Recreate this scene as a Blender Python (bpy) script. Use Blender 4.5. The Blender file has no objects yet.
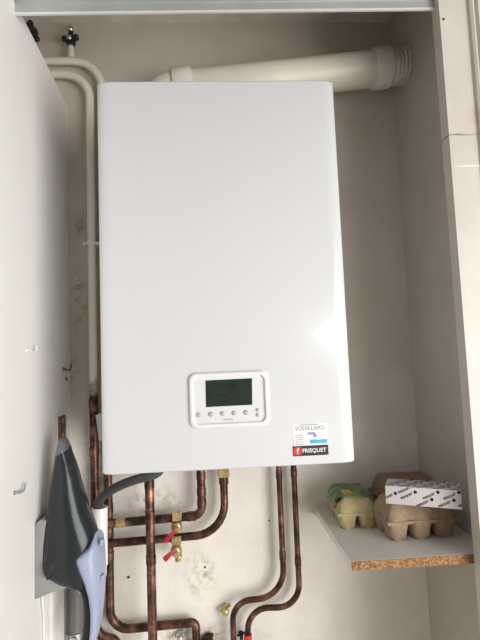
import bpy, bmesh, math, random
from mathutils import Vector, Matrix
random.seed(4)
PI = math.pi
C = bpy.context.scene.collection
ZO = 1.15                     # height of the boiler's underside above the floor
# ------------------------------------------------------------------ camera
CX, CY, CZ = -.0244, -.9097, .21 + ZO
YAW, PITCH, ROLL, F = .0560, .0823, -.0387, 465.57
fw = Vector((math.sin(YAW)*math.cos(PITCH), math.cos(YAW)*math.cos(PITCH), math.sin(PITCH)))
rt0 = Vector((math.cos(YAW), -math.sin(YAW), 0)); up0 = rt0.cross(fw)
c_, s_ = math.cos(ROLL), math.sin(ROLL)
rt = c_*rt0 + s_*up0; up = -s_*rt0 + c_*up0
CAM = Vector((CX, CY, CZ))
def ray(px, py): return fw + rt*((px-240)/F) + up*((320-py)/F)
def atY(px, py, Y): d = ray(px, py); return CAM + d*((Y-CY)/d.y)
def atX(px, py, X): d = ray(px, py); return CAM + d*((X-CX)/d.x)
def atZ(px, py, Z): d = ray(px, py); return CAM + d*((Z-CZ)/d.z)
cd = bpy.data.cameras.new('camera'); co = bpy.data.objects.new('camera', cd); C.objects.link(co)
cd.sensor_fit = 'VERTICAL'; cd.sensor_height = 24; cd.sensor_width = 18; cd.lens = F*24/640; cd.clip_start = .01
co.matrix_world = Matrix(((rt.x, up.x, -fw.x, CX), (rt.y, up.y, -fw.y, CY), (rt.z, up.z, -fw.z, CZ), (0, 0, 0, 1)))
bpy.context.scene.camera = co
# ------------------------------------------------------------------ materials
def newmat(name):
    m = bpy.data.materials.new(name); m.use_nodes = True
    nt = m.node_tree; return m, nt, nt.nodes['Principled BSDF']
def ramp(nt, fac, stops):
    r = nt.nodes.new('ShaderNodeValToRGB')
    e = r.color_ramp.elements
    while len(e) < len(stops): e.new(.5)
    for el, (p, c) in zip(e, stops): el.position = p; el.color = (*c, 1)
    nt.links.new(fac, r.inputs[0]); return r.outputs[0]
def noise(nt, scale, detail=4, vec=None, rough=.55):
    n = nt.nodes.new('ShaderNodeTexNoise'); n.inputs['Scale'].default_value = scale
    n.inputs['Detail'].default_value = detail; n.inputs['Roughness'].default_value = rough
    if vec is not None: nt.links.new(vec, n.inputs['Vector'])
    return n.outputs['Fac']
def pos(nt): return nt.nodes.new('ShaderNodeNewGeometry').outputs['Position']
def math_(nt, op, a, b=None, cl=False):
    n = nt.nodes.new('ShaderNodeMath'); n.operation = op; n.use_clamp = cl
    for i, v in enumerate((a, b)):
        if v is None: continue
        if isinstance(v, (int, float)): n.inputs[i].default_value = v
        else: nt.links.new(v, n.inputs[i])
    return n.outputs[0]
def mixc(nt, fac, a, b):
    n = nt.nodes.new('ShaderNodeMix'); n.data_type = 'RGBA'
    for s, v in ((n.inputs[0], fac), (n.inputs[6], a), (n.inputs[7], b)):
        if isinstance(v, (int, float)): s.default_value = v
        elif isinstance(v, tuple): s.default_value = (*v, 1)
        else: nt.links.new(v, s)
    return n.outputs[2]
def bump(nt, b, h, strength, dist=.002):
    n = nt.nodes.new('ShaderNodeBump'); n.inputs['Strength'].default_value = strength
    n.inputs['Distance'].default_value = dist
    nt.links.new(h, n.inputs['Height']); nt.links.new(n.outputs[0], b.inputs['Normal'])
def plain(name, col, rough=.5, metal=0, var=.06, scale=30, bmp=0, coat=0):
    m, nt, b = newmat(name)
    d = tuple(max(0, c*(1-var)) for c in col); l = tuple(min(1, c*(1+var)) for c in col)
    p = pos(nt)
    nt.links.new(ramp(nt, noise(nt, scale, 4, p), [(.35, d), (.65, l)]), b.inputs['Base Color'])
    b.inputs['Roughness'].default_value = rough; b.inputs['Metallic'].default_value = metal
    b.inputs['Coat Weight'].default_value = coat
    if bmp: bump(nt, b, noise(nt, scale*4, 5, p), bmp, .001)
    return m
def sepz(nt, p):
    s = nt.nodes.new('ShaderNodeSeparateXYZ'); nt.links.new(p, s.inputs[0]); return s.outputs
def spot(nt, p, c, r):      # 1 at c falling to 0 at distance r (a stain with its own shape)
    n = nt.nodes.new('ShaderNodeVectorMath'); n.operation = 'SUBTRACT'; nt.links.new(p, n.inputs[0]); n.inputs[1].default_value = c
    k = nt.nodes.new('ShaderNodeVectorMath'); k.operation = 'MULTIPLY'; nt.links.new(n.outputs[0], k.inputs[0]); k.inputs[1].default_value = (1/r[0], 0, 1/r[1])
    l = nt.nodes.new('ShaderNodeVectorMath'); l.operation = 'LENGTH'; nt.links.new(k.outputs[0], l.inputs[0])
    return math_(nt, 'SUBTRACT', 1, l.outputs['Value'], True)

YB = .328
def wall_back_mat():
    m, nt, b = newmat('old embossed wallpaper')
    p = pos(nt); x, y, z = sepz(nt, p)
    base = ramp(nt, noise(nt, 5, 5, p), [(.3, (.57, .52, .45)), (.7, (.67, .62, .55))])
    low = ramp(nt, noise(nt, 14, 5, p), [(.3, (.78, .74, .68)), (.7, (.86, .82, .765))])
    # wallpaper below a ragged line, painted plaster above it
    lim = math_(nt, 'ADD', math_(nt, 'MULTIPLY', noise(nt, 6, 3, p), .12), ZO+.10)
    f = math_(nt, 'MULTIPLY', math_(nt, 'SUBTRACT', lim, z), 5, True)
    col = mixc(nt, f, base, low)
    brown = None
    for px, py, r in ((78, 225, (.03, .04)), (80, 300, (.035, .12)), (70, 375, (.03, .1)), (200, 575, (.05, .07)), (196, 640, (.2, .05)), (100, 450, (.05, .2)), (180, 21, (.02, .01)), (150, 500, (.1, .05))):
        s = spot(nt, p, atY(px, py, YB), r)
        brown = s if brown is None else math_(nt, 'MAXIMUM', brown, s)
    n1 = math_(nt, 'MULTIPLY', math_(nt, 'SUBTRACT', noise(nt, 45, 6, p, .7), .45), 6, True)
    k = math_(nt, 'MULTIPLY', math_(nt, 'MULTIPLY', brown, n1), .85, True)
    col = mixc(nt, k, col, (.27, .17, .09))
    nt.links.new(col, b.inputs['Base Color']); b.inputs['Roughness'].default_value = .7
    # embossed diamond relief
    a1 = math_(nt, 'SINE', math_(nt, 'MULTIPLY', math_(nt, 'ADD', x, z), 520))
    a2 = math_(nt, 'SINE', math_(nt, 'MULTIPLY', math_(nt, 'SUBTRACT', x, z), 520))
    h = math_(nt, 'MULTIPLY', math_(nt, 'MULTIPLY', a1, a2), f)
    h = math_(nt, 'ADD', h, math_(nt, 'MULTIPLY', noise(nt, 9, 4, p), 3))
    bump(nt, b, h, .28, .0012)
    return m
def pipe_mat(name, zsplit=None, painted=(.80, .745, .66), bright=1.0):
    m, nt, b = newmat(name)
    p = pos(nt); x, y, z = sepz(nt, p)
    n = noise(nt, 28, 6, p, .65)
    B = bright
    cop = ramp(nt, n, [(.36, (.025*B, .015*B, .011*B)), (.48, (.075*B, .036*B, .024*B)), (.60, (.19*B, .092*B, .058*B)), (.74, (.40*B, .225*B, .15*B))])
    if zsplit is None:
        nt.links.new(cop, b.inputs['Base Color']); b.inputs['Metallic'].default_value = .65
    else:
        f = math_(nt, 'ADD', math_(nt, 'MULTIPLY', math_(nt, 'SUBTRACT', z, zsplit), 18), math_(nt, 'MULTIPLY', math_(nt, 'SUBTRACT', noise(nt, 25, 5, p), .5), 2.5))
        f = math_(nt, 'ADD', f, .5, True)
        nt.links.new(mixc(nt, f, cop, painted), b.inputs['Base Color'])
        nt.links.new(math_(nt, 'MULTIPLY', math_(nt, 'SUBTRACT', 1, f), .6), b.inputs['Metallic'])
    b.inputs['Roughness'].default_value = .42
    bump(nt, b, noise(nt, 90, 3, p), .15, .001)
    return m
def chip_mat():
    m, nt, b = newmat('chipboard'); p = pos(nt)
    v = nt.nodes.new('ShaderNodeTexVoronoi'); v.inputs['Scale'].default_value = 420; nt.links.new(p, v.inputs['Vector'])
    s = sepz(nt, v.outputs['Color'])[0]
    nt.links.new(ramp(nt, s, [(0, (.13, .055, .018)), (.5, (.29, .145, .055)), (1, (.45, .27, .12))]), b.inputs['Base Color'])
    b.inputs['Roughness'].default_value = .8; bump(nt, b, s, .4, .001)
    return m
def carton_mat(name, col):
    m, nt, b = newmat(name); p = pos(nt)
    d = tuple(c*.8 for c in col); l = tuple(min(1, c*1.15) for c in col)
    nt.links.new(ramp(nt, noise(nt, 120, 6, p, .7), [(.3, d), (.7, l)]), b.inputs['Base Color'])
    b.inputs['Roughness'].default_value = .95; bump(nt, b, noise(nt, 300, 4, p), .5, .001)
    return m
def pillar_mat():
    m, nt, b = newmat('worn painted frame'); p = pos(nt); x, y, z = sepz(nt, p)
    base = ramp(nt, noise(nt, 8, 5, p), [(.3, (.52, .485, .44)), (.7, (.61, .575, .53))])
    w = math_(nt, 'ADD', z, math_(nt, 'MULTIPLY', noise(nt, 30, 3, p), .006))
    for zz, hw, c in ((atY(462, 137, -.02).z+.003, .0016, (.24, .15, .10)), (atY(462, 168, -.02).z+.003, .0012, (.88, .84, .76)), (atY(462, 163, -.02).z+.003, .001, (.55, .50, .43))):
        k = math_(nt, 'MULTIPLY', math_(nt, 'LESS_THAN', math_(nt, 'ABSOLUTE', math_(nt, 'SUBTRACT', w, zz)), hw), math_(nt, 'MULTIPLY', math_(nt, 'SUBTRACT', noise(nt, 18, 3, p), .38), 6, True))
        base = mixc(nt, k, base, c)
    k = math_(nt, 'MULTIPLY', math_(nt, 'MULTIPLY', spot(nt, p, atY(475, 118, -.02), (.03, .03)), noise(nt, 60, 4, p)), 1.0, True)
    base = mixc(nt, k, base, (.42, .28, .2))
    nt.links.new(base, b.inputs['Base Color']); b.inputs['Roughness'].default_value = .4
    bump(nt, b, noise(nt, 25, 4, p), .2, .002)
    return m
def smoked_mat():
    m, nt, b = newmat('smoked plastic')
    b.inputs['Base Color'].default_value = (.022, .028, .031, 1); b.inputs['Roughness'].default_value = .2
    b.inputs['IOR'].default_value = 1.45
    t = nt.nodes.new('ShaderNodeBsdfTransparent'); t.inputs[0].default_value = (.55, .57, .58, 1)
    mx = nt.nodes.new('ShaderNodeMixShader'); mx.inputs[0].default_value = .18
    nt.links.new(b.outputs[0], mx.inputs[1]); nt.links.new(t.outputs[0], mx.inputs[2])
    nt.links.new(mx.outputs[0], nt.nodes['Material Output'].inputs[0])
    return m
M = dict(
    wallback=wall_back_mat(),
    plaster=plain('painted plaster', (.47, .44, .39), .75, var=.05, scale=7, bmp=.25),
    panel=plain('white melamine panel', (.80, .79, .765), .45, var=.015, scale=4),
    pillar=pillar_mat(),
    ceil=plain('ceiling plaster', (.70, .65, .59), .8, var=.08, scale=12, bmp=.4),
    floor=plain('floor boards', (.62, .58, .53), .5, var=.1, scale=6),
    alu=plain('brushed aluminium', (.52, .55, .54), .45, .55, var=.06, scale=9),
    lip=plain('pale aluminium lip', (.80, .80, .77), .35, .3, var=.03),
    boiler=plain('white enamel', (.66, .677, .697), .2, var=.008, scale=3, coat=.3),
    casing=plain('grey sheet steel', (.35, .35, .36), .5, .5),
    bezel=plain('white glossy plastic', (.80, .80, .81), .25, var=.01),
    recess=plain('pale keypad plastic', (.72, .73, .74), .35, var=.01),
    lcd=plain('dark display', (.022, .032, .029), .14, var=.1, scale=60),
    lcdtext=plain('display segment', (.004, .007, .007), .3, var=.05),
    button=plain('grey button', (.46, .47, .48), .35, var=.05),
    label=plain('white label paper', (.80, .80, .83), .4, var=.03),
    ink=plain('grey print', (.20, .21, .25), .6), purple=plain('violet print', (.30, .24, .55), .6), blue=plain('blue print', (.05, .42, .68), .5),
    black=plain('black print', (.010, .010, .012), .55), red=plain('red print', (.60, .03, .05), .4), whiteink=plain('white print', (.85, .85, .85), .5),
    flue=plain('aged white flue', (.72, .665, .585), .4, var=.04, scale=10),
    collar=plain('white flue collar', (.78, .735, .66), .35, var=.03),
    sleeve=plain('crumpled sleeve', (.60, .545, .47), .6, var=.15, scale=40, bmp=.6),
    pipeA=pipe_mat('painted riser', ZO+.05), pipeB=pipe_mat('painted riser worn', atY(94, 392, .3).z),
    copper=pipe_mat('copper dull'), copper2=pipe_mat('copper bright', bright=1.6),
    brass=plain('brass', (.60, .46, .22), .35, .7, var=.2, scale=60),
    darkmetal=plain('blackened metal', (.03, .028, .025), .5, .4, var=.4, scale=60),
    steel=plain('steel', (.62, .62, .62), .25, .9, var=.1),
    handle=plain('red lever', (.40, .012, .035), .4, var=.1),
    hose=plain('dark grey hose', (.062, .068, .07), .55, var=.1, scale=40),
    pvcw=plain('white pvc', (.82, .81, .80), .35, var=.02), pvcg=plain('grey pvc', (.13, .13, .128), .45, var=.06),
    smoked=smoked_mat(), nozzle=plain('grey nozzle', (.15, .16, .165), .35), lav=plain('pale lavender plastic', (.36, .41, .56), .35, var=.02),
    blackpl=plain('black plastic', (.013, .014, .014), .5, var=.1), mount=plain('grey mount plastic', (.29, .295, .295), .45, var=.03),
    filt=plain('dark filter', (.015, .016, .016), .6),
    melamine=plain('shelf melamine', (.78, .765, .735), .5, var=.03, scale=9), chip=chip_mat(),
    eggy=carton_mat('yellow pulp', (.55, .47, .25)), eggb=carton_mat('brown pulp', (.38, .28, .19)), eggb2=carton_mat('dark brown pulp', (.29, .20, .135)),
    green=plain('green label', (.16, .25, .11), .5, var=.45, scale=45), yellowl=plain('yellow label patch', (.62, .55, .05), .5, var=.2), pink=plain('grey pink label', (.42, .33, .33), .5, var=.2),
    card=plain('white printed card', (.74, .72, .70), .45, var=.03), tape=plain('clear plastic', (.62, .63, .63), .2, var=.1),
    hook=plain('white hook', (.82, .80, .76), .35), rust=plain('rusty plate', (.16, .095, .05), .6, .3, var=.5, scale=90),
)
M['blackpl'].node_tree.nodes['Principled BSDF'].inputs['Specular IOR Level'].default_value = .25
# ------------------------------------------------------------------ mesh helpers
def wloc(o):
    v = Vector((0, 0, 0))
    while o: v += o.location; o = o.parent
    return v
def obj(name, bm, mat, parent=None, smooth=None, base=None, mods=()):
    """link bm (world coordinates) as one mesh object; top-level meshes get their origin at their own base"""
    bmesh.ops.recalc_face_normals(bm, faces=bm.faces)
    me = bpy.data.meshes.new(name); o = bpy.data.objects.new(name, me); C.objects.link(o)
    if parent is None:
        if base is None:
            xs = [v.co for v in bm.verts]
            base = Vector((sum(v.x for v in xs)/len(xs), sum(v.y for v in xs)/len(xs), min(v.z for v in xs)))
        o.location = base; off = Vector(base)
    else:
        o.parent = parent; off = wloc(parent)
    bmesh.ops.translate(bm, vec=-off, verts=bm.verts)
    bm.to_mesh(me); bm.free(); me.materials.append(mat)
    if smooth is not None:
        me.polygons.foreach_set('use_smooth', [True]*len(me.polygons))
        me.set_sharp_from_angle(angle=math.radians(smooth))
    return o
def thing(name, label, cat, loc, group=None):
    o = bpy.data.objects.new(name, None); C.objects.link(o); o.location = loc; o.empty_display_size = .03
    return tag(o, label, cat, group)
def tag(o, label, cat, group=None):
    o['label'] = label; o['category'] = cat
    if group: o['group'] = group
    return o
def struct(o): o['kind'] = 'structure'; return o
def B(): return bmesh.new()
def box(bm, x0, x1, y0, y1, z0, z1, bev=0):
    vs = [bm.verts.new((x, y, z)) for x in (x0, x1) for y in (y0, y1) for z in (z0, z1)]
    fs = [bm.faces.new([vs[i] for i in q]) for q in ((0, 1, 3, 2), (4, 6, 7, 5), (0, 4, 5, 1), (2, 3, 7, 6), (0, 2, 6, 4), (1, 5, 7, 3))]
    if bev:
        es = list({e for f in fs for e in f.edges})
        bmesh.ops.bevel(bm, geom=es, offset=bev, segments=2, profile=.5, affect='EDGES')
    return bm
def prism(bm, pts, vec, bev=0):
    a = [bm.verts.new(p) for p in pts]; b = [bm.verts.new(Vector(p)+vec) for p in pts]
    n = len(pts); f1 = bm.faces.new(a); f2 = bm.faces.new(b[::-1])
    for i in range(n): bm.faces.new((a[i], b[i], b[(i+1) % n], a[(i+1) % n]))
    if bev: bmesh.ops.bevel(bm, geom=list(f1.edges)+list(f2.edges), offset=bev, segments=2, profile=.5, affect='EDGES')
    return bm
def fillet(pts, rad, n=8):
    pts = [Vector(p) for p in pts]; out = [pts[0]]
    for i in range(1, len(pts)-1):
        a, b, c = pts[i-1], pts[i], pts[i+1]; r = rad[i-1] if isinstance(rad, (list, tuple)) else rad
        u = (a-b).normalized(); v = (c-b).normalized(); ang = u.angle(v)
        if r <= 0 or ang > PI-.02: out.append(b); continue
        t = r/math.tan(ang/2); t = min(t, .49*(a-b).length if i > 1 else .98*(a-b).length, .49*(c-b).length if i < len(pts)-2 else .98*(c-b).length)
        r2 = t*math.tan(ang/2); ctr = b + (u+v).normalized()*(r2/math.sin(ang/2))
        p0 = b+u*t - ctr; p1 = b+v*t - ctr; w = p0.angle(p1)
        for k in range(n+1):
            q = k/n; out.append(ctr + (p0*math.sin((1-q)*w) + p1*math.sin(q*w))/math.sin(w))
    out.append(pts[-1]); return out
def smoothpath(pts, n=6):
    pts = [Vector(p) for p in pts]; P = [pts[0]*2-pts[1]]+pts+[pts[-1]*2-pts[-2]]; out = []
    for i in range(1, len(P)-2):
        for k in range(n):
            t = k/n; a, b, c, d = P[i-1:i+3]
            out.append(.5*((2*b)+(c-a)*t+(2*a-5*b+4*c-d)*t*t+(3*b-a-3*c+d)*t**3))
    return out+[pts[-1]]
def tube(bm, pts, r, seg=16):
    pts = [Vector(p) for p in pts]; n = len(pts); rs = r if isinstance(r, (list, tuple)) else [r]*n
    T = [((pts[min(i+1, n-1)]-pts[i]).normalized()+(pts[i]-pts[max(i-1, 0)]).normalized()).normalized() for i in range(n)]
    u = T[0].orthogonal().normalized(); rings = []
    for i in range(n):
        u = (u-T[i]*u.dot(T[i])).normalized(); v = T[i].cross(u)
        rings.append([bm.verts.new(pts[i]+(u*math.cos(2*PI*k/seg)+v*math.sin(2*PI*k/seg))*rs[i]) for k in range(seg)])
    for a, b in zip(rings, rings[1:]):
        for k in range(seg): bm.faces.new((a[k], a[(k+1) % seg], b[(k+1) % seg], b[k]))
    bm.faces.new(rings[0][::-1]); bm.faces.new(rings[-1]); return bm
def lathe(bm, o, axis, prof, seg=20):    # prof = [(distance along axis, radius)]
    axis = Vector(axis).normalized()
    u = axis.orthogonal().normalized(); v = axis.cross(u); rings = []
    for t, r in prof:
        rings.append([bm.verts.new(Vector(o)+axis*t+(u*math.cos(2*PI*k/seg)+v*math.sin(2*PI*k/seg))*max(r, 1e-5)) for k in range(seg)])
    for a, b in zip(rings, rings[1:]):
        for k in range(seg): bm.faces.new((a[k], a[(k+1) % seg], b[(k+1) % seg], b[k]))
    bm.faces.new(rings[0][::-1]); bm.faces.new(rings[-1]); return bm
def hexnut(bm, o, axis, h, r): return lathe(bm, o, axis, [(0, r*.9), (h*.12, r), (h*.88, r), (h, r*.9)], 6)
def rrect(cx, cz, w, h, r, n=6):
    out = []
    for sx, sz, a0 in ((1, 1, 0), (-1, 1, PI/2), (-1, -1, PI), (1, -1, 1.5*PI)):
        for k in range(n+1):
            a = a0+PI/2*k/n; out.append((cx+sx*(w/2-r)+r*math.cos(a), cz+sz*(h/2-r)+r*math.sin(a)))
    return out
def textmesh(s, size, mw, depth=.0002, bold=0.0, shear=0.0):
    cu = bpy.data.curves.new('lettering', 'FONT'); cu.body = s; cu.size = size; cu.align_x = 'CENTER'; cu.align_y = 'CENTER'
    cu.extrude = depth; cu.offset = bold; cu.shear = shear; cu.resolution_u = 3
    o = bpy.data.objects.new('tmp', cu); C.objects.link(o)
    dg = bpy.context.evaluated_depsgraph_get(); me = bpy.data.meshes.new_from_object(o.evaluated_get(dg))
    bpy.data.objects.remove(o); bpy.data.curves.remove(cu)
    bm = B(); bm.from_mesh(me); bpy.data.meshes.remove(me); bm.transform(mw); return bm
def join(bm, other):
    me = bpy.data.meshes.new('t'); other.to_mesh(me); other.free(); bm.from_mesh(me); bpy.data.meshes.remove(me); return bm
def face_mw(o, xdir, ydir):
    x = Vector(xdir).normalized(); y = Vector(ydir); y = (y-x*y.dot(x)).normalized(); z = x.cross(y)
    return Matrix(((x.x, y.x, z.x, o[0]), (x.y, y.y, z.y, o[1]), (x.z, y.z, z.z, o[2]), (0, 0, 0, 1)))

# ------------------------------------------------------------------ setting
XL, XR, XP = -.4012, .506, .4608
ZH, ZC, ZS = .926+ZO, 1.154+ZO, -.1847+ZO
struct(obj('floor', box(B(), -1.6, 2.2, -3.0, YB+.1, -.06, 0), M['floor']))
struct(obj('wall_back', box(B(), -.95, XR+.06, YB, YB+.08, 0, ZC+.05), M['wallback']))
struct(obj('wall_right', box(B(), XR, XR+.06, -.0, YB, 0, ZC+.05), M['plaster']))
struct(obj('ceiling', box(B(), -.95, XR+.0, -.02, YB, ZC, ZC+.05), M['ceil']))
# white side panel: low behind the rail, full height in front of it
pz = atY(70, 107, YB).z
p1 = atX(22, 15.5, XL); yt = atX(7, 8, XL).y
prof = [(XL-.022, YB, 0), (XL-.022, YB, pz), (XL-.022, p1.y, p1.z), (XL-.022, yt, p1.z), (XL-.022, yt-.002, ZC), (XL-.022, -.30, ZC), (XL-.022, -.30, 0)]
struct(obj('wall_left', prism(B(), prof, Vector((.022, 0, 0)), .0), M['panel']))
struct(obj('wall_far_left', box(B(), -.97, -.95, -.02, YB, 0, ZC+.05), M['plaster']))
# aluminium sliding rail across the top of the niche
XA = XL-.021
ra, rb = atY(7, 14.4, -.0145), atY(430, 9.4, -.0145)
slope = (rb.z-ra.z)/(rb.x-ra.x)
def railbox(bm, y0, y1, h0, h1):
    zl = ra.z+slope*(XA-ra.x); zrt = ra.z+slope*(XP-ra.x)
    prism(bm, [(XA, y0, zl+h0), (XP, y0, zrt+h0), (XP, y0, zrt+h1), (XA, y0, zl+h1)], Vector((0, y1-y0, 0))); return bm
bm = railbox(B(), -.012, -.006, .0045, .0235)
railbox(bm, -.0135, .004, .0235, .0265)
rail = struct(obj('trim_2', railbox(bm, -.0125, .004, .0265, .12), M['alu']))
obj('rail_lip', railbox(B(), -.0145, -.010, 0, .0045), M['lip'], rail)
zr2 = ra.z
struct(obj('wall_front_light_block', box(B(), XL-.021, 1.4, -.004, .02, zr2+.10, ZC+.05), M['plaster']))  # unseen wall above the rail, added to block light from above
# right door frame with a stepped moulding
Y1 = -.030
P2 = [(XP, 0), (XP, Y1), (XP+.058, Y1-.001), (XP+.061, Y1-.007), (XP+.066, Y1-.010), (XP+.071, Y1-.007), (XP+.075, Y1-.013), (XP+.16, Y1-.014), (XP+.16, 0)]
struct(obj('trim_1', prism(B(), [(x, y, 0) for x, y in P2], Vector((0, 0, ZC)), .0), M['pillar']))
struct(obj('wall_front_right', box(B(), XP+.16, 1.6, -.02, 0, 0, ZC+.05), M['plaster']))

# ------------------------------------------------------------------ boiler
BX = -.0025
boiler = thing('wall_boiler', 'large white wall hung boiler with small display and black nameplate', 'boiler', (0, .30, ZO))
BW, BH = .4865, .779
def cover_outline(inset=0, n=10):
    hw = BW/2-inset; pts = []
    a, b = .028, .010
    for k in range(n+1):
        t = PI/2*k/n; pts.append((-hw+a-a*math.cos(t), b-b*math.sin(t)+inset))
    pts += [(-x, y) for x, y in pts[::-1]]
    return [(-hw, .11)]+pts+[(hw, .11)]
bm = B(); rings = []
zz = [(0, .004), (.0012, .0015), (.004, 0), (BH-.004, 0), (BH-.0012, .0015), (BH, .004)]
for z, ins in zz: rings.append([bm.verts.new((x+BX, y, ZO+z)) for x, y in cover_outline(ins)])
n = len(rings[0])
for a, b in zip(rings, rings[1:]):
    for k in range(n): bm.faces.new((a[k], a[(k+1) % n], b[(k+1) % n], b[k]))
bm.faces.new(rings[0][::-1]); bm.faces.new(rings[-1])
obj('front_cover', bm, M['boiler'], boiler, 40)
obj('casing', box(B(), -BW/2+.004+BX, BW/2-.004+BX, .111, .306, ZO+.006, ZO+BH-.006, .003), M['boiler'], boiler)
obj('mounting_bracket', box(B(), -.16, .16, .306, YB, ZO+BH-.12, ZO+BH-.06), M['casing'], boiler)
# control panel
TL, TR, BR, BL = (atY(*q, 0) for q in ((189, 374), (268, 369.5), (270, 424), (189.5, 430)))
pc = (TL+TR+BR+BL)/4; pw = ((TR-TL).x+(BR-BL).x)/2; ph = ((TL-BL).z+(TR-BR).z)/2
bm = B()
lay = [(1.0, 0, .0), (1.0, 0, .003), (.975, .0, .0055), (.93, 0, .0062), (.905, 0, .0055), (.885, 0, .0012)]
rings = []
for s, _, d in lay:
    q = (1-s)*pw
    rings.append([bm.verts.new((x, -d, z)) for x, z in rrect(pc.x, pc.z, pw-q, ph-q, .014*s if s > .9 else .009)])
n = len(rings[0])
for a, b in zip(rings, rings[1:]):
    for k in range(n): bm.faces.new((a[k], a[(k+1) % n], b[(k+1) % n], b[k]))
bezel = obj('control_panel', bm, M['bezel'], boiler, 50)
pts = rrect(pc.x, pc.z, pw*.9, ph-.1*pw, .009)
obj('keypad', prism(B(), [(x, -.0015, z) for x, z in pts], Vector((0, .0015, 0))), M['recess'], bezel)
L0, L1, L2, L3 = (atY(*q, -.002) for q in ((205.5, 380.5), (252, 378.2), (252.3, 404.8), (206, 407.2)))
obj('display', prism(B(), [L0, L1, L2, L3], Vector((0, .001, 0))), M['lcd'], bezel)
xd = (L1-L0); lc = (L0+L2)/2
bm = textmesh('15:32', .0125, face_mw(atY(229, 386.5, -.0024), (1, 0, 0), (0, 0, 1)))
for dx, dz, w in ((-.010, -.004, .018), (.006, -.0105, .012), (-.008, -.016, .010)):
    p = atY(229, 393, -.0023); box(bm, p.x+dx-w/2, p.x+dx+w/2, -.0025, -.0022, p.z+dz-.0006, p.z+dz+.0006)
obj('lettering', bm, M['lcdtext'], bezel)
for px, py, r in ((198.7, 415, .0048), (211, 414.3, .0048), (222.7, 413.7, .0048), (234.2, 413.1, .0048), (246, 412.5, .0048), (257.7, 410, .0036), (257.8, 415, .0036)):
    p = atY(px, py, -.002)
    obj('button', lathe(B(), (p.x, -.0015, p.z), (0, -1, 0), [(0, r), (.001, r), (.0018, r*.85), (.0024, r*.5), (.0026, .0002)], 16), M['button'], bezel, 60)
p = atY(228, 419.5, -.002); obj('logo', box(B(), p.x-.010, p.x+.010, -.0019, -.0014, p.z-.0013, p.z+.0013), M['button'], bezel)
# stickers
def quad(px0, py0, px1, py1, Y):
    a = atY(px0, py0, Y); b = atY(px1, py1, Y); return a, b
a, b = quad(292.8, 424.5, 328.2, 445.5, 0)
lx0, lx1, lz1, lz0 = a.x, b.x, a.z, b.z
st = obj('installer_sticker', box(B(), lx0, lx1, -.0004, .0002, lz0, lz1), M['label'], boiler); st['label'] = 'white paper installer sticker'
W_, H_ = lx1-lx0, lz1-lz0
bm = textmesh('SODILLARD', W_*.165, face_mw((lx0+W_*.49, -.0005, lz0+H_*.80), (1, 0, 0), (0, 0, 1)))
box(bm, lx0+W_*.2, lx0+W_*.7, -.0007, -.0004, lz1-H_*.06, lz1-H_*.03)
for k in range(5): box(bm, lx0+W_*.05, lx0+W_*(.28+.03*(k % 2)), -.0006, -.0004, lz0+H_*(.10+.1*k), lz0+H_*(.125+.1*k))
obj('lettering', bm, M['ink'], st)
bm = box(B(), lx0+W_*.42, lx0+W_*.64, -.0007, -.0004, lz0+H_*.52, lz0+H_*.62)
obj('mark', box(bm, lx0+W_*.58, lx0+W_*.68, -.0007, -.0004, lz0+H_*.40, lz0+H_*.52), M['purple'], st)
obj('banner', box(B(), lx0+W_*.47, lx0+W_*.98, -.0008, -.0004, lz0+H_*.13, lz0+H_*.29), M['blue'], st)
a, b = quad(292.8, 446.3, 328.5, 454.6, 0)
nx0, nx1, nz1, nz0 = a.x, b.x, a.z, b.z
npl = obj('nameplate', box(B(), nx0, nx1, -.0012, .0002, nz0, nz1, .0003), M['black'], boiler); npl['label'] = 'black nameplate with white lettering'
NW, NH = nx1-nx0, nz1-nz0
obj('lettering', textmesh('FRISQUET', NH*.56, face_mw((nx0+NW*.60, -.0014, (nz0+nz1)/2), (1, 0, 0), (0, 0, 1)), bold=.00015), M['whiteink'], npl)
lg = obj('logo', prism(B(), [(x, -.0018, z) for x, z in rrect(nx0+NW*.125, (nz0+nz1)/2, NH*.82, NH*.82, NH*.2, 4)], Vector((0, .0006, 0))), M['red'], npl)
obj('lettering', textmesh('f', NH*.75, face_mw((nx0+NW*.125, -.0022, (nz0+nz1)/2), (1, 0, 0), (0, 0, 1)), bold=.0003), M['whiteink'], npl)

# ------------------------------------------------------------------ flue
YF = .235
ctr = lambda px, py: atY(px, py, YF)
rF = .0455
e1 = ctr(412, 65.0); e0 = ctr(170, 90.5); low = e0 + Vector((-.045, 0, 0)); low.z = ZO+BH-.006
e1 = e0 + (e1-e0)*((XR-e0.x)/(e1-e0).x)
flue = thing('flue_pipe', 'wide off white flue pipe sloping from boiler top to right wall', 'flue', Vector((low.x, YF, ZO+BH)))
D = (e1-e0).normalized()
axis0 = Vector((e0.x-.028, YF, e0.z-.003)); low.x = axis0.x-.012
obj('duct', tube(B(), fillet([low, axis0, e0+D*.05, e1-D*.04], [.075, .05]), rF, 32), M['flue'], flue, 40)
def along(px):    # point on the flue axis at this picture column
    p = atY(px, 70, YF); return e0+D*((p.x-e0.x)/D.x)
q0, q1 = along(372), along(388)
obj('coupling', lathe(B(), q0, D, [(0, rF), (0, rF+.004), (.004, rF+.0055), ((q1-q0).length-.004, rF+.0055), ((q1-q0).length, rF+.004), ((q1-q0).length, rF-.004)], 32), M['collar'], flue, 40)
s0 = along(388); Ls = (e1-s0).length
prof = [(0, rF-.003)]+[(Ls*k/14, rF-.001+.003*math.sin(k*2.2)) for k in range(1, 14)]+[(Ls, rF+.004)]
obj('wall_sleeve', lathe(B(), s0, D, prof, 32), M['sleeve'], flue, 60)
t0, t1 = along(173), along(192)
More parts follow.
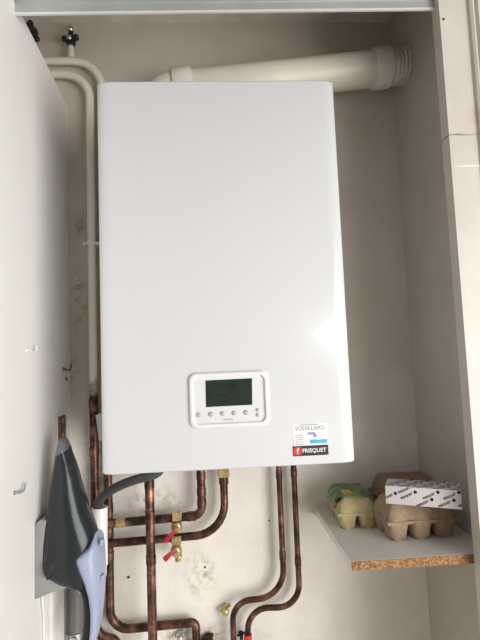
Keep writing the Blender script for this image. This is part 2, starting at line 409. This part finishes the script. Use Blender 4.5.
cl = obj('collar', lathe(B(), t0, D, [(0, rF), (0, rF+.005), (.003, rF+.007), ((t1-t0).length-.003, rF+.007), ((t1-t0).length, rF+.005), ((t1-t0).length, rF)], 32), M['collar'], flue, 40)
tp = along(188)+Vector((0, 0, rF+.004))
obj('test_port', tube(B(), [tp, tp+Vector((0, 0, .01))], .006), M['collar'], flue, 40)

# ------------------------------------------------------------------ pipes
def V(px, py, Y): return atY(px, py, Y)
def vert(px, py0, py1, Y):       # vertical run at the column px reaches half way, between two picture rows
    c = V(px, (py0+py1)/2, Y); return Vector((c.x, Y, V(px, py0, Y).z)), Vector((c.x, Y, V(px, py1, Y).z))
Yp = .300
# riser behind the boiler's left edge
A0 = V(108, 480, Yp); ax = A0.x-.001; rA = .0108
pA = thing('pipe_riser', 'white painted riser bending over the panel, with air vent, copper below boiler', 'pipe', (ax, Yp, .5))
zt = V(60, 60, Yp).z
zb = V(115, 630, Yp).z
xe = V(196, 628, Yp).x
obj('pipe', tube(B(), fillet([(-.80, Yp, zt), (ax, Yp, zt-.004), (ax+.002, Yp, zb), (xe, Yp, zb+.005), (xe, Yp, zb-.12)], [.075, .045, .012]), rA*.95, 16), M['pipeA'], pA, 60)
for py in (508, 533, 556):
    z = V(111, py, Yp).z; obj('joint', lathe(B(), (ax+.001, Yp, z-.012), (0, 0, 1), [(0, rA), (.001, rA+.0012), (.023, rA+.0012), (.024, rA)], 16), M['copper'], pA, 40)
def vent(parent, px, py, top):
    b0 = V(px, py, Yp); xx = b0.x; zz = V(px, 46.5, Yp).z; tz = V(px, 30.5, Yp).z
    obj('vent_stub', lathe(B(), (xx, Yp, b0.z), (0, 0, 1), [(0, .0085), ((zz-b0.z)*.5, .009), ((zz-b0.z)*.55, .0075), (zz-b0.z, .0075)], 14), M['collar'], parent, 40)
    bm = lathe(B(), (xx, Yp, zz), (0, 0, 1), [(0, .009), (.008, .0125), (.020, .0125), (.026, .008), (tz-zz, .006)], 12)
    lathe(bm, (xx-.022, Yp-.004, zz+.018), (1, -.1, .05), [(0, .005), (.004, .009), (.012, .007), (.032, .007), (.040, .0092), (.045, .005)], 10)
    lathe(bm, (xx+.006, Yp-.016, zz+.010), (.2, 1, -.3), [(0, .006), (.003, .009), (.016, .005)], 10)
    obj('vent_body', bm, M['darkmetal'], parent, 40)
    bm = lathe(B(), (xx-.001, Yp, tz-.004), (0, 0, 1), [(0, .006), (.004, .010), (.012, .011), (.017, .006)], 12)
    lathe(bm, (xx, Yp-.013, zz+.016), (0, -1, .1), [(0, .004), (.002, .007), (.005, .004)], 10)
    obj('vent_cap', bm, top, parent, 40)
vent(pA, 71, 58, M['steel'])
# second riser, left of it
bx = V(94, 440, Yp).x; zt2 = V(60, 73.5, Yp).z
pB = thing('pipe_riser', 'white painted riser turning brown, in the gap between panel and boiler', 'pipe', (bx, Yp, .5))
zb2 = V(100, 636, Yp).z
obj('pipe', tube(B(), fillet([(-.80, Yp, zt2), (bx, Yp, zt2-.003), (bx+.001, Yp, zb2), (bx+.05, Yp, zb2-.012), (bx+.05, Yp, zb2-.15)], [.068, .05, .02]), rA, 16), M['pipeB'], pB, 60)
for py in (403, 452):
    z = V(94, py, Yp).z; obj('joint', lathe(B(), (bx, Yp, z-.012), (0, 0, 1), [(0, rA), (.001, rA+.0012), (.023, rA+.0012), (.024, rA)], 16), M['copper'], pB, 40)
q = V(33, 72, Yp)
obj('vent_stub', lathe(B(), (q.x, Yp, q.z), (0, 0, 1), [(0, .008), (.07, .008), (.072, .005)], 14), M['darkmetal'], pB, 40)
bm = B()
for k, (px, py) in enumerate(((30, 24), (32, 29), (35, 32), (36, 38), (31, 33))):
    w = V(px, py, Yp-.004*(k % 2)); lathe(bm, w, (.5-.3*k, -.3, .6), [(-.010, .004), (-.005, .0085), (.006, .0075), (.010, .003)], 8)
obj('vent_body', bm, M['darkmetal'], pB, 30)
# clip
p = V(93, 243.5, Yp)
clip = B(); lathe(clip, (bx, Yp, p.z-.006), (0, 0, 1), [(0, rA+.0005), (0, rA+.003), (.010, rA+.003), (.010, rA+.0005)], 16); box(clip, bx-.02, bx+.028, Yp+.006, YB, p.z-.004, p.z+.003); box(clip, bx-.022, bx+.03, Yp-.006, Yp-.0005, p.z-.003, p.z+.002)
tag(obj('pipe_clip', clip, M['hook'], None, 40), 'small white clip around the painted riser beside boiler', 'pipe clip')

# copper pipes under the boiler
zB = ZO+.004
Yq = .285
def copper(name, label, pts, rad, r, m, base):
    t = thing(name, label, 'pipe', base); obj('pipe', tube(B(), fillet(pts, rad), r, 16), m, t, 60); return t
x3 = V(201.5, 495, Yq).x; z3 = V(150, 519.5, Yq).z; rc = .0105
P3 = copper('copper_pipe', 'upper of two elbowed copper pipes carrying the red handled valves, tight bend', [(x3, Yq, zB), (x3, Yq, z3+.003), (ax+.002, Yq, z3-.004)], [.024], rc, M['copper'], (x3, Yq, z3))
x4 = V(224, 490, Yq).x; z4 = V(150, 541, Yq).z
P4 = copper('copper_pipe', 'lower of two elbowed copper pipes carrying the red handled valves, wide bend', [(x4, Yq, zB), (x4, Yq, z4+.008), (ax+.002, Yq, z4)], [.075], .0098, M['copper'], (x4, Yq, z4))
for px, py in ((201.5, 476), (201, 492), (201, 503)):
    z = V(px, py, Yq).z; obj('joint', lathe(B(), (x3, Yq, z-.008), (0, 0, 1), [(0, rc), (.001, rc+.0012), (.017, rc+.0012), (.018, rc)], 16), M['copper'], P3, 40)
for px in (120, 191):
    x = V(px, 520, Yq).x; z = z3-.004+.007*(x-ax)/(x3-ax)
    obj('joint', lathe(B(), (x-.01, Yq, z), (1, 0, .02), [(0, rc), (.001, rc+.0012), (.022, rc+.0012), (.023, rc)], 16), M['brass' if px == 120 else 'copper'], P3, 40)
nz = V(224, 473.5, Yq).z
obj('union_nut', hexnut(B(), (x4, Yq, nz-.008), (0, 0, 1), .022, .0155), M['brass'], P4, 25)
obj('joint', lathe(B(), (x4, Yq, V(224, 484, Yq).z), (0, 0, 1), [(0, .0105), (.001, .012), (.015, .012), (.016, .0105)], 16), M['copper'], P4, 40)
def valve(parent, px, pyt, pyb, h0, h1, tail):
    a = V(px, pyt, Yq-.006); b = V(px, pyb, Yq-.006); L = (a-b).length; x = a.x; y = Yq-.006
    bm = hexnut(B(), (x, y, a.z-L*.42), (0, 0, 1), L*.5, .0135)
    lathe(bm, (x, y-.002, b.z-.004), (0, 0, 1), [(0, .006), (.003, .012), (L*.25, .0145), (L*.5, .013), (L*.6, .010)], 16)
    lathe(bm, (x, y-.008, b.z+L*.2), (0, -1, 0), [(0, .008), (.012, .007), (.016, .004)], 12)
    if tail: lathe(bm, (x+.004, y, b.z-.003), (0, 0, -1), [(0, .010), (.004, .010), (.005, .0075), (.014, .0075)], 12)
    v = obj('valve', bm, M['brass'], parent, 30); v['label'] = 'brass drain valve'
    p0 = V(*h0, y-.024); p1 = V(*h1, y-.03); d = (p1-p0).normalized(); n = d.cross(Vector((0, 1, 0))).normalized()
    pl = [p0+n*.0035, p0+d*.010+n*.004, p1+n*.0065, p1+d*.003+n*.004, p1+d*.003-n*.004, p1-n*.0065, p0+d*.010-n*.004, p0-n*.0035]
    hd = obj('handle', prism(B(), pl, Vector((0, .005, 0)), .0008), M['handle'], v, 30); hd['label'] = 'red lever'
valve(P3, 176.5, 513, 530, (176.5, 529), (166, 541), False)
valve(P4, 176, 537, 554, (175, 550), (165, 559.5), True)
# front vertical pipe
Y2 = .245; t2, b2 = vert(151, 478, 640, Y2)
P2t = copper('copper_pipe', 'straight upright copper pipe below boiler, in front of the elbowed pipes', [(t2.x, Y2, zB), (t2.x, Y2, .0)], [], .0108, M['copper2'], (t2.x, Y2, 0))
for py in (484, 515, 560):
    z = V(151, py, Y2).z; obj('joint', lathe(B(), (t2.x, Y2, z-.01), (0, 0, 1), [(0, .0108), (.001, .0120), (.021, .0120), (.022, .0108)], 16), M['copper'], P2t, 40)
w0 = V(146, 478, Y2-.004); w1 = V(146.5, 592, Y2-.004)
tag(obj('string', tube(B(), [(w0.x, Y2, zB), (w0.x+.001, Y2, (w0.z+w1.z)/2), (w0.x+.001, Y2, w1.z)], .0022, 8), M['hook'], None, 60), 'thin pale string hanging beside the straight upright copper pipe', 'string')
# two swan-neck pipes on the right
Yr = .292
x5 = V(281, 520, Yr).x
g0 = [(x5, Yr, zB), (x5, Yr, V(283, 596, Yr).z), (V(232.3, 602, Yr).x, Yr, V(232, 602, Yr).z), (V(232.3, 620, Yr).x, Yr, .0)]
P5 = copper('copper_pipe', 'left of two thin copper pipes bending in an s shape to the left', g0, [.075, .045], .0072, M['copper'], (g0[-1][0], Yr, 0))
x6 = V(296, 520, Yr).x
g1 = [(x6, Yr, zB), (x6, Yr, V(299, 607, Yr).z), (V(247, 608, Yr).x, Yr, V(247, 608, Yr).z), (V(247.3, 620, Yr).x, Yr, .0)]
P6 = copper('copper_pipe', 'right of two thin copper pipes bending in an s shape to the left', g1, [.052, .05], .0072, M['copper'], (g1[-1][0], Yr, 0))
for t, x, pys in ((P5, x5, (475, 556)), (P6, x6, (474, 563))):
    for py in pys:
        z = V(280, py, Yr).z; obj('joint', lathe(B(), (x, Yr, z-.009), (0, 0, 1), [(0, .0072), (.001, .0083), (.02, .0083), (.021, .0072)], 14), M['copper'], t, 40)
z = V(247, 636, Yr).z; obj('band', lathe(B(), (g1[-1][0], Yr, z-.008), (0, 0, 1), [(0, .0072), (.0, .010), (.012, .010), (.012, .0072)], 14), M['red'], P6, 40)['label'] = 'red band'
# wall fixings
def clipthing(px, py, label, m, r=.008):
    p = V(px, py, YB); bm = lathe(B(), (p.x, YB, p.z), (0, -1, 0), [(0, r*1.3), (.004, r*1.3), (.006, r*.7), (.016, r*.7), (.018, r), (.026, r*.8), (.028, r*.3)], 12)
    lathe(bm, (p.x-r, YB-.012, p.z+r*.5), (1, 0, .4), [(-.006, r*.4), (0, r*.6), (r*2, r*.6), (r*2+.006, r*.4)], 8)
    return tag(obj('wall_bracket', bm, m, None, 40), label, 'bracket')
clipthing(225, 608, 'pale brassy wall bracket left of the s shaped copper pipes', M['brass'], .009)
clipthing(180.5, 634, 'small steel bracket below the copper pipe near bottom edge', M['steel'], .008)
clipthing(208, 638, 'dark grey pipe bracket at bottom edge right of lowest elbow', M['darkmetal'], .010)
clipthing(241, 633, 'small dark bracket between the feet of both s shaped pipes', M['darkmetal'], .005)
def nail(px, py, label, plane='b', r=.0035, m='darkmetal'):
    if plane == 'b': p = V(px, py, YB); ax_ = (0, -1, 0); p.y = YB
    else: p = V(px, py, Y1); ax_ = (0, -1, 0)
    return tag(obj('nail', lathe(B(), p+Vector((0, .002, 0)), ax_, [(0, r*.5), (.002, r*.6), (.003, r), (.004, r*.9), (.005, r*.3)], 10), M[m], None, 40), label, 'nail')
nail(128.5, 577, 'dark nail head on wallpaper left of the straight copper pipe')
nail(269, 520.5, 'tiny dark nail head left of the two thin copper pipes', r=.0025)
nail(205, 567, 'tiny dark nail head below right of the lower red valve', r=.0025)
nail(443.5, 19.5, 'small screw head high on the right door frame', 'p', .0025, 'rust')

# ------------------------------------------------------------------ drain: hose, cup, grey pipe
Yh = .262
dp = thing('drain_pipe', 'white drain cup and grey waste pipe behind the handheld vacuum', 'drain pipe', (V(75, 640, Yh).x, Yh, 0))
c0 = V(99.7, 507, Yh); c1 = V(100.3, 565, Yh)
bm = lathe(B(), (c0.x, Yh, c0.z), (0, 0, -1), [(.03, .0145), (.004, .0145), (0, .0165), (0, .0185), (.012, .0185), (.05, .0178), ((c0-c1).length, .0172)], 24)
obj('drain_cup', bm, M['pvcw'], dp, 40)
g = V(75, 590, Yh)
obj('elbow', tube(B(), fillet([(c0.x, Yh, c1.z+.002), (c0.x, Yh, c1.z-.03), (g.x, Yh, g.z+.0), (g.x, Yh, g.z-.04)], [.02, .02]), .0145, 16), M['pvcw'], dp, 60)
gz = V(75, 634, Yh).z
obj('waste_pipe', tube(B(), [(g.x, Yh, V(75, 578, Yh).z), (g.x, Yh, .0)], .0195, 24), M['pvcg'], dp, 60)
bm = lathe(B(), (g.x, Yh, gz-.008), (0, 0, 1), [(0, .0195), (0, .022), (.016, .022), (.016, .0195)], 24); box(bm, g.x-.004, g.x+.010, Yh-.03, Yh-.019, gz-.007, gz+.007, .001)
obj('clamp', bm, M['steel'], dp, 40)
h = [Vector((c0.x-.001, Yh, c0.z-.02)), V(98, 505, Yh), V(104, 495.5, .250), V(119, 486, .232), V(136, 479.5, .214), V(158, 472, .20), V(172, 462, .195)]
h[-1].z = zB+.004
tag(obj('drain_hose', tube(B(), smoothpath(h), .0108, 16), M['hose'], None, 60), 'dark grey flexible hose from boiler underside into white drain cup', 'hose')
# clear plastic sheet behind boiler's left edge
pl = [V(95.5, 415, .27), V(103, 413, .262), V(103, 441, .262), V(99, 440, .268)]
tag(obj('plastic_tag', prism(B(), pl, Vector((0, .0015, 0))), M['tape']), 'pale plastic tag sticking out behind the boiler left edge', 'tag')

# ------------------------------------------------------------------ handheld vacuum on its wall mount
YM = atX(34.5, 565, XL).y
YV = YM+.030
def loft(rows, ry, Y=YV, seg=28, pw=2.3, tilt=0):    # rows: (py, left px, right px, depth factor)
    bm = B(); rings = []
    for n_, (py, l, r, k) in enumerate(rows):
        tl = tilt*n_/(len(rows)-1) if tilt >= 0 else -tilt*max(0, 1-n_/(len(rows)*.25))
        a = atY(l, py, Y); b = atY(r, py, Y); cx = (a.x+b.x)/2; rx = max((b.x-a.x)/2, .0005); cz = (a.z+b.z)/2
        ring = []
        for i in range(seg):
            t = 2*PI*i/seg; c, s = math.cos(t), math.sin(t); e = 2/pw
            ring.append(bm.verts.new((cx+rx*math.copysign(abs(c)**e, c), Y+ry*k*math.copysign(abs(s)**e, s), cz+tl*rx*c)))
        rings.append(ring)
    for a, b in zip(rings, rings[1:]):
        for i in range(seg): bm.faces.new((a[i], a[(i+1) % seg], b[(i+1) % seg], b[i]))
    bm.faces.new(rings[0][::-1]); bm.faces.new(rings[-1]); return bm
def interp(rows, n=5):
    out = []
    for i in range(len(rows)-1):
        p = [rows[max(0, min(len(rows)-1, i+j))] for j in (-1, 0, 1, 2)]
        for k in range(n):
            t = k/n
            q = []
            for c in range(4):
                a, b, cc, d = (p[j][c] for j in range(4))
                q.append(b+(cc-b)*t if c == 0 else .5*((2*b)+(cc-a)*t+(2*a-5*b+4*cc-d)*t*t+(3*b-a-3*cc+d)*t**3))
            out.append(tuple(q))
    return out+[rows[-1]]
vb = atY(88, 641, YV)
vac = thing('handheld_vacuum', 'grey and lavender handheld vacuum hanging nozzle up on left panel', 'vacuum', vb)
nz_rows = [(437.5, 61, 64, .25), (439, 60, 66, .4), (446, 58, 68.6, .5), (452, 56, 70.4, .56)]
bowl = [(451, 56.3, 70.2, .55), (473, 53, 77.5, .68), (489, 50.8, 82.5, .78), (512, 47.8, 90, .90), (532, 45.3, 97, .97), (546, 43.8, 99, 1.0), (558, 42.6, 98, 1.0), (566, 44.2, 97, .97), (572, 50, 96, .93), (577, 59, 94, .88), (581, 72, 92, .8)]
o = obj('dust_bowl', loft(interp(bowl), .047, tilt=-.6), M['smoked'], vac, 50); o['label'] = 'smoked grey dust bowl'
o = obj('nozzle', loft(interp(nz_rows), .0478, tilt=.6), M['nozzle'], vac, 50); o['label'] = 'grey nozzle tip'
filt = [(550.5, 60, 68, .85), (553, 50, 69, 1.0), (558, 47, 67, 1.05), (564, 47.5, 63, 1.05), (570, 52, 58, 1.0)]
obj('filter', loft(interp(filt), .045), M['filt'], vac, 50)
inner = [(500, 60, 82, .5), (520, 58, 90, .7), (545, 58, 93, .8), (572, 66, 92, .75)]
obj('filter_cone', loft(interp(inner), .042), M['nozzle'], vac, 50)
body = [(531, 96.2, 97.4, .3), (536, 94.5, 99.5, .7), (541, 92, 101, .92), (546, 84, 102.2, 1.0), (551, 78, 103, 1.04), (560, 80.5, 103.6, 1.04), (568, 84, 103.9, 1.0), (578, 87.5, 104, .92), (590, 90.4, 103.7, .8), (602, 91.7, 103, .7), (614, 92, 101.8, .62), (628, 91.3, 99.8, .56), (638, 90.3, 97, .5), (643, 91, 95, .35)]
o = obj('motor_housing', loft(interp(body), .0485, pw=2.6), M['lav'], vac, 50); o['label'] = 'pale lavender housing'
hnd = [(572, 62, 92, .55), (578, 68, 92, .6), (583, 76, 93, .6), (588, 81.5, 94, .58), (597, 84.2, 95, .54), (613, 85, 96, .5), (628, 83.8, 95, .46), (637, 82.3, 93.5, .42), (642, 83.5, 91, .3)]
o = obj('handle', loft(interp(hnd), .045), M['blackpl'], vac, 50); o['label'] = 'black handle'
for px, py in ((103, 545), (103.5, 581)):
    p = atY(px-3, py, YV-.036); obj('release_button', box(B(), p.x-.003, p.x+.003, YV-.026, YV-.012, p.z-.006, p.z+.006, .0015), M['lav'], vac, 30)
# mount
mt_pts = [(35, 528), (37, 522.5), (41, 520), (46.3, 520.5), (44.6, 533), (43.2, 546), (41.8, 558), (43.5, 567), (49.5, 573.5), (58.5, 578.6), (72, 582.8), (75, 583.5), (74.5, 586), (71, 587.8), (60, 589.5), (47, 593.5), (34.5, 600)]
w = [atY(px, py, YM) for px, py in mt_pts]
for i in (0, 16): w[i].x = XL
w[1].x = XL+.004
mount = thing('vacuum_wall_mount', 'grey plastic wall mount cradling the handheld vacuum', 'wall mount', (XL, YM+.03, w[-1].z))
obj('cradle', prism(B(), w, Vector((0, .07, 0)), .002), M['mount'], mount, 30)
m0 = atX(40.5, 596, XL)
cord = [(XL+.004, YM+.03, w[-1].z+.01), (XL+.004, YM+.032, w[-1].z-.03), (XL+.003, YM+.042, w[-1].z-.09), (XL+.003, YM+.045, .35)]
obj('power_cord', tube(B(), smoothpath(cord), .0022, 8), M['hook'], mount, 60)
# white trunking at the panel's rear edge
a = atX(48, 610, XL); b = atX(60, 610, XL)
tag(obj('cable_trunking', box(B(), XL, XL+.010, a.y, min(b.y, YB-.02), 0, atX(54, 575, XL).z, .002), M['hook'], None, 30), 'white upright cable trunking on left panel below the vacuum mount', 'trunking')
# hooks on the left panel
def hook(px, py, label, m, s=.8, flip=1):
    p = atX(px, py, XL)
    pts = [p+Vector((0, 0, 0)), p+Vector((.006*s, 0, 0)), p+Vector((.008*s, .012*s, -.003*s)), p+Vector((.008*s, .034*s, -.004*s)), p+Vector((.009*s, .040*s, .003*s)), p+Vector((.009*s, .042*s, .012*s))]
    bm = tube(B(), smoothpath(pts, 5), .0022*s, 10); lathe(bm, p, (1, 0, 0), [(0, .005*s), (.002*s, .005*s), (.003*s, .003*s)], 12)
    return tag(obj('cup_hook', bm, m, None, 60), label, 'hook')
hook(26.5, 350, 'white cup hook halfway up left panel, highest of the pale pair', M['hook'])
hook(14, 493, 'pale cup hook low on left panel left of the vacuum mount', M['mount'])
hook(63, 369, 'brownish cup hook near panel rear edge above rusty plate', M['rust'], .9)
p = atX(66, 379, XL); tag(obj('wall_plug', lathe(B(), p, (1, 0, 0), [(0, .005), (.001, .005), (.002, .003)], 12), M['rust'], None, 40), 'small brown plug hole under the brownish hook', 'wall plug')
a = atX(58, 428, XL); b = atX(64.8, 428, XL); zt_, zb_ = atX(61, 416, XL).z, atX(61, 440, XL).z
lp = thing('latch_plate', 'rusty metal plate on left panel just above vacuum nozzle', 'plate', (XL, (a.y+b.y)/2, zb_))
obj('plate', box(B(), XL-.0015, XL+.003, a.y, b.y, zb_, zt_, .0008), M['rust'], lp)
for f in (.2, .8): obj('screw', lathe(B(), (XL+.003, (a.y+b.y)/2, zb_+(zt_-zb_)*f), (1, 0, 0), [(0, .006), (.001, .006), (.002, .003)], 10), M['brass'], lp, 40)

# ------------------------------------------------------------------ shelf and what is on it
XS = .2216
shelf = thing('wall_shelf', 'white corner shelf board with raw chipboard front edge', 'shelf', (XS, .003, ZS-.017))
obj('board', box(B(), XS, XR, .0035, YB, ZS-.0172, ZS, .0006), M['melamine'], shelf)
obj('front_edge', box(B(), XS+.0008, XR, .002, .0035, ZS-.0172, ZS-.0004), M['chip'], shelf)['label'] = 'raw chipboard edge'
def carton(name, label, cx, cy, z0, nx, ny, pitch, hb, hl, rot, mat, lidmat=None, group='egg cartons on the shelf', topw=.62):
    t = thing(name, label, 'egg carton', (cx, cy, z0), group); R_ = Matrix.Rotation(rot, 4, 'Z')
    Wx, Wy = nx*pitch, ny*pitch; N = 12
    gx, gy = nx*N, ny*N
    def sm(e0, e1, x): q = max(0, min(1, (x-e0)/(e1-e0))); return q*q*(3-2*q)
    def grid(f, zflat, inset=0):
        bm = B(); vs = {}
        for i in range(gx+1):
            for j in range(gy+1):
                u, v = i/gx, j/gy
                vs[i, j] = bm.verts.new(f(u, v))
        fl = {}
        for i in range(gx+1):
            for j in range(gy+1):
                if i in (0, gx) or j in (0, gy): c = vs[i, j].co; fl[i, j] = bm.verts.new((c.x, c.y, zflat))
        for i in range(gx):
            for j in range(gy): bm.faces.new((vs[i, j], vs[i+1, j], vs[i+1, j+1], vs[i, j+1]))
        bord = [(i, 0) for i in range(gx)]+[(gx, j) for j in range(gy)]+[(i, gy) for i in range(gx, 0, -1)]+[(0, j) for j in range(gy, 0, -1)]
        for a, b in zip(bord, bord[1:]+bord[:1]): bm.faces.new((vs[a], vs[b], fl[b], fl[a]))
        bm.faces.new([fl[a] for a in bord])
        bm.transform(Matrix.Translation((cx, cy, z0)) @ R_); return bm
    def base(u, v):
        cu = (u*nx) % 1 if u < 1 else 1; cv = (v*ny) % 1 if v < 1 else 1
        a, b = abs(cu*2-1), abs(cv*2-1); r = (a**3+b**3)**(1/3)
        d = 1-sm(.66, 1.02, r)
        return ((u-.5)*Wx, (v-.5)*Wy, hb*(1-.12) - d*hb*.88 + 0)
    def lid(u, v):
        x, y = (u-.5)*Wx, (v-.5)*Wy
        sx = .5+.5*math.cos(2*PI*u*nx); sy = .5+.5*math.cos(2*PI*v*ny)
        dx = min(u, 1-u)*Wx - .006*sy; dy = min(v, 1-v)*Wy - .006*sx
        d = max(0, min(dx, dy)); k = sm(0, 1, d/.024)
        return (x*1.0, y*1.0, hb+.002+hl*(.34*sm(0, .004, d)+.66*k**.8))
    o = obj('base', grid(base, hb), mat, t, 50)
    o2 = obj('lid', grid(lid, hb+.0005), lidmat or mat, t, 50)
    bm = box(B(), -Wx/2-.0022, Wx/2+.0022, -Wy/2-.0022, Wy/2+.0022, hb-.0012, hb+.0016, .0008); bm.transform(Matrix.Translation((cx, cy, z0)) @ R_)
    obj('rim', bm, mat, t, 30)
    return t, R_
# yellow carton, end on
ya, yb_ = atZ(345, 529.5, ZS), atZ(373, 528.5, ZS)
yc0 = (ya+yb_)/2; yrot = math.atan2((yb_-ya).y, (yb_-ya).x); pit = .0465
yaw_ = Matrix.Rotation(yrot, 4, 'Z'); yo = yc0 + yaw_ @ Vector((0, 1.5*pit-.006, 0))
yc, yR = carton('egg_carton', 'yellow egg carton with green paper label on lid', yo.x, yo.y, ZS, 2, 3, pit, .035, .032, yrot, M['eggy'])
mw = Matrix.Translation((yo.x, yo.y, ZS)) @ yR
bm = box(B(), -.034, .034, -.055, .055, .0685, .0700); box(bm, -.0485, -.0465, -.042, .042, .044, .0575)
vs = [bm.verts.new(v) for v in ((-.034, -.050, .0698), (-.034, .050, .0698), (-.0487, .046, .0565), (-.0487, -.042, .0565))]; bm.faces.new(vs)
bm.transform(mw); lab = obj('paper_label', bm, M['green'], yc); lab['label'] = 'green paper label'
bm = box(B(), -.026, -.004, -.040, .0, .0701, .0706); bm.transform(mw); obj('patch', bm, M['yellowl'], lab)
bm = box(B(), -.026, -.008, -.054, -.043, .0701, .0706); bm.transform(mw); obj('patch', bm, M['pink'], lab)
# brown carton, long side to the front
ba, bb = atZ(400, 541, ZS), atZ(446, 537.5, ZS)
brot = math.atan2((bb-ba).y, (bb-ba).x); bp = .0515
bo = (ba+bb)/2 + Matrix.Rotation(brot, 3, 'Z') @ Vector((0, bp-.008, 0))
bc, bR = carton('egg_carton', 'brown egg carton with three cups in front, white box on top', bo.x, bo.y, ZS, 3, 2, bp, .040, .036, brot, M['eggb'])
# dark carton behind
q2 = atY(393, 500, .27)
carton('egg_carton', 'darker brown egg carton at the back behind the other two', q2.x+.03, .272, ZS, 3, 2, .049, .043, .042, -.02, M['eggb2'])
# white printed box lying on the brown lid
zb0 = ZS+.0785
fa, fb = atZ(386, 503.5, zb0), atZ(462.5, 509.8, zb0)
LB = (fb-fa).length; HB, DB = .037, .060; xrot = math.atan2((fb-fa).y, (fb-fa).x)
print('BOX', LB, math.degrees(xrot), fa-Vector((0,0,ZO)), fb-Vector((0,0,ZO)), 'brown', math.degrees(brot), bo, 'yellow', math.degrees(yrot), yo)
f0 = (fa+fb)/2 + Matrix.Rotation(xrot, 3, 'Z') @ Vector((0, DB/2, 0))
bxm = Matrix.Translation(f0) @ Matrix.Rotation(xrot, 4, 'Z')
bxt = thing('cardboard_box', 'long white box printed with black diagonal lettering on brown carton', 'box', f0)
bm = box(B(), -LB/2, LB/2, -DB/2, DB/2, 0, HB, .0008); bm.transform(bxm); obj('carton_body', bm, M['card'], bxt, 30)
def print_on(cx, cz, s, kind, top=False):
    ang = math.radians(28)
    if top: o = Vector((cx, cz, HB+.0002)); xd = Vector((math.cos(ang), math.sin(ang), 0)); yd = Vector((-math.sin(ang), math.cos(ang), 0))
    else: o = Vector((cx, -DB/2-.0002, cz)); xd = Vector((math.cos(ang), 0, math.sin(ang))); yd = Vector((-math.sin(ang), 0, math.cos(ang)))
    mwl = face_mw(o, xd, yd)
    if kind == 'text': return textmesh('FRISQUET', s, mwl, bold=.0002)
    b = B(); pts = [(s*.5*math.cos(2*PI*k/16), s*.5*math.sin(2*PI*k/16), .0002) for k in range(16)]
    prism(b, pts, Vector((0, 0, -.0003))); b.transform(mwl); return b
def keep(bm, top):      # the print runs off the card's edges, so cut it there
    lo, hi = (Vector((-LB/2+.0005, -DB/2+.0005, 0)), Vector((LB/2-.0005, DB/2-.0005, 0))) if top else (Vector((-LB/2+.0005, 0, .0005)), Vector((LB/2-.0005, 0, HB-.0005)))
    for ax_ in ((0, 1) if top else (0, 2)):
        for lim, sg in ((lo, -1), (hi, 1)):
            nrm = Vector((0, 0, 0)); nrm[ax_] = sg
            co_ = Vector((0, 0, 0)); co_[ax_] = lim[ax_]
            bmesh.ops.bisect_plane(bm, geom=bm.verts[:]+bm.edges[:]+bm.faces[:], plane_co=co_, plane_no=nrm, clear_outer=True)
    return bm
k_ = LB/.142; front = B(); topb = B()
for cx, cz in ((-.068, .013), (-.030, .0185), (-.034, .030), (.012, .0215), (.000, .006), (.050, .024), (.040, .008), (.076, .012)):
    join(front, print_on(cx*k_, cz, .0060, 'text')); join(front, print_on(cx*k_+.0175, cz+.0092, .0068, 'dot'))
for r in range(3):
    for q in range(5):
        cx, cz = -.064+.032*q+.012*r, -.022+.019*r
        join(topb, print_on(cx*k_, cz, .0060, 'text', True)); join(topb, print_on(cx*k_+.0175, cz+.0092, .0068, 'dot', True))
bm = join(keep(front, False), keep(topb, True))
bm.transform(bxm); obj('lettering', bm, M['black'], bxt)

# ------------------------------------------------------------------ light: daylight from windows in the room behind the viewer
def area(name, loc, target, sx, sy, power, col):
    l = bpy.data.lights.new(name, 'AREA'); l.shape = 'RECTANGLE'; l.size = sx; l.size_y = sy; l.energy = power; l.color = col
    o = bpy.data.objects.new(name, l); C.objects.link(o); o.location = loc
    o.rotation_euler = (Vector(target)-Vector(loc)).to_track_quat('-Z', 'Z').to_euler()
area('window_daylight', (1.80, -1.95, .95), (-.1, 0, 1.15), 2.0, 1.75, 100, (1.0, .98, .95))
w = bpy.data.worlds.new('room'); bpy.context.scene.world = w; w.use_nodes = True
w.node_tree.nodes['Background'].inputs[0].default_value = (1, .92, .82, 1); w.node_tree.nodes['Background'].inputs[1].default_value = .24
vs_ = bpy.context.scene.view_settings
vs_.view_transform = 'Standard'; vs_.look = 'None'; vs_.gamma = 1; vs_.use_curve_mapping = False; vs_.exposure = 0
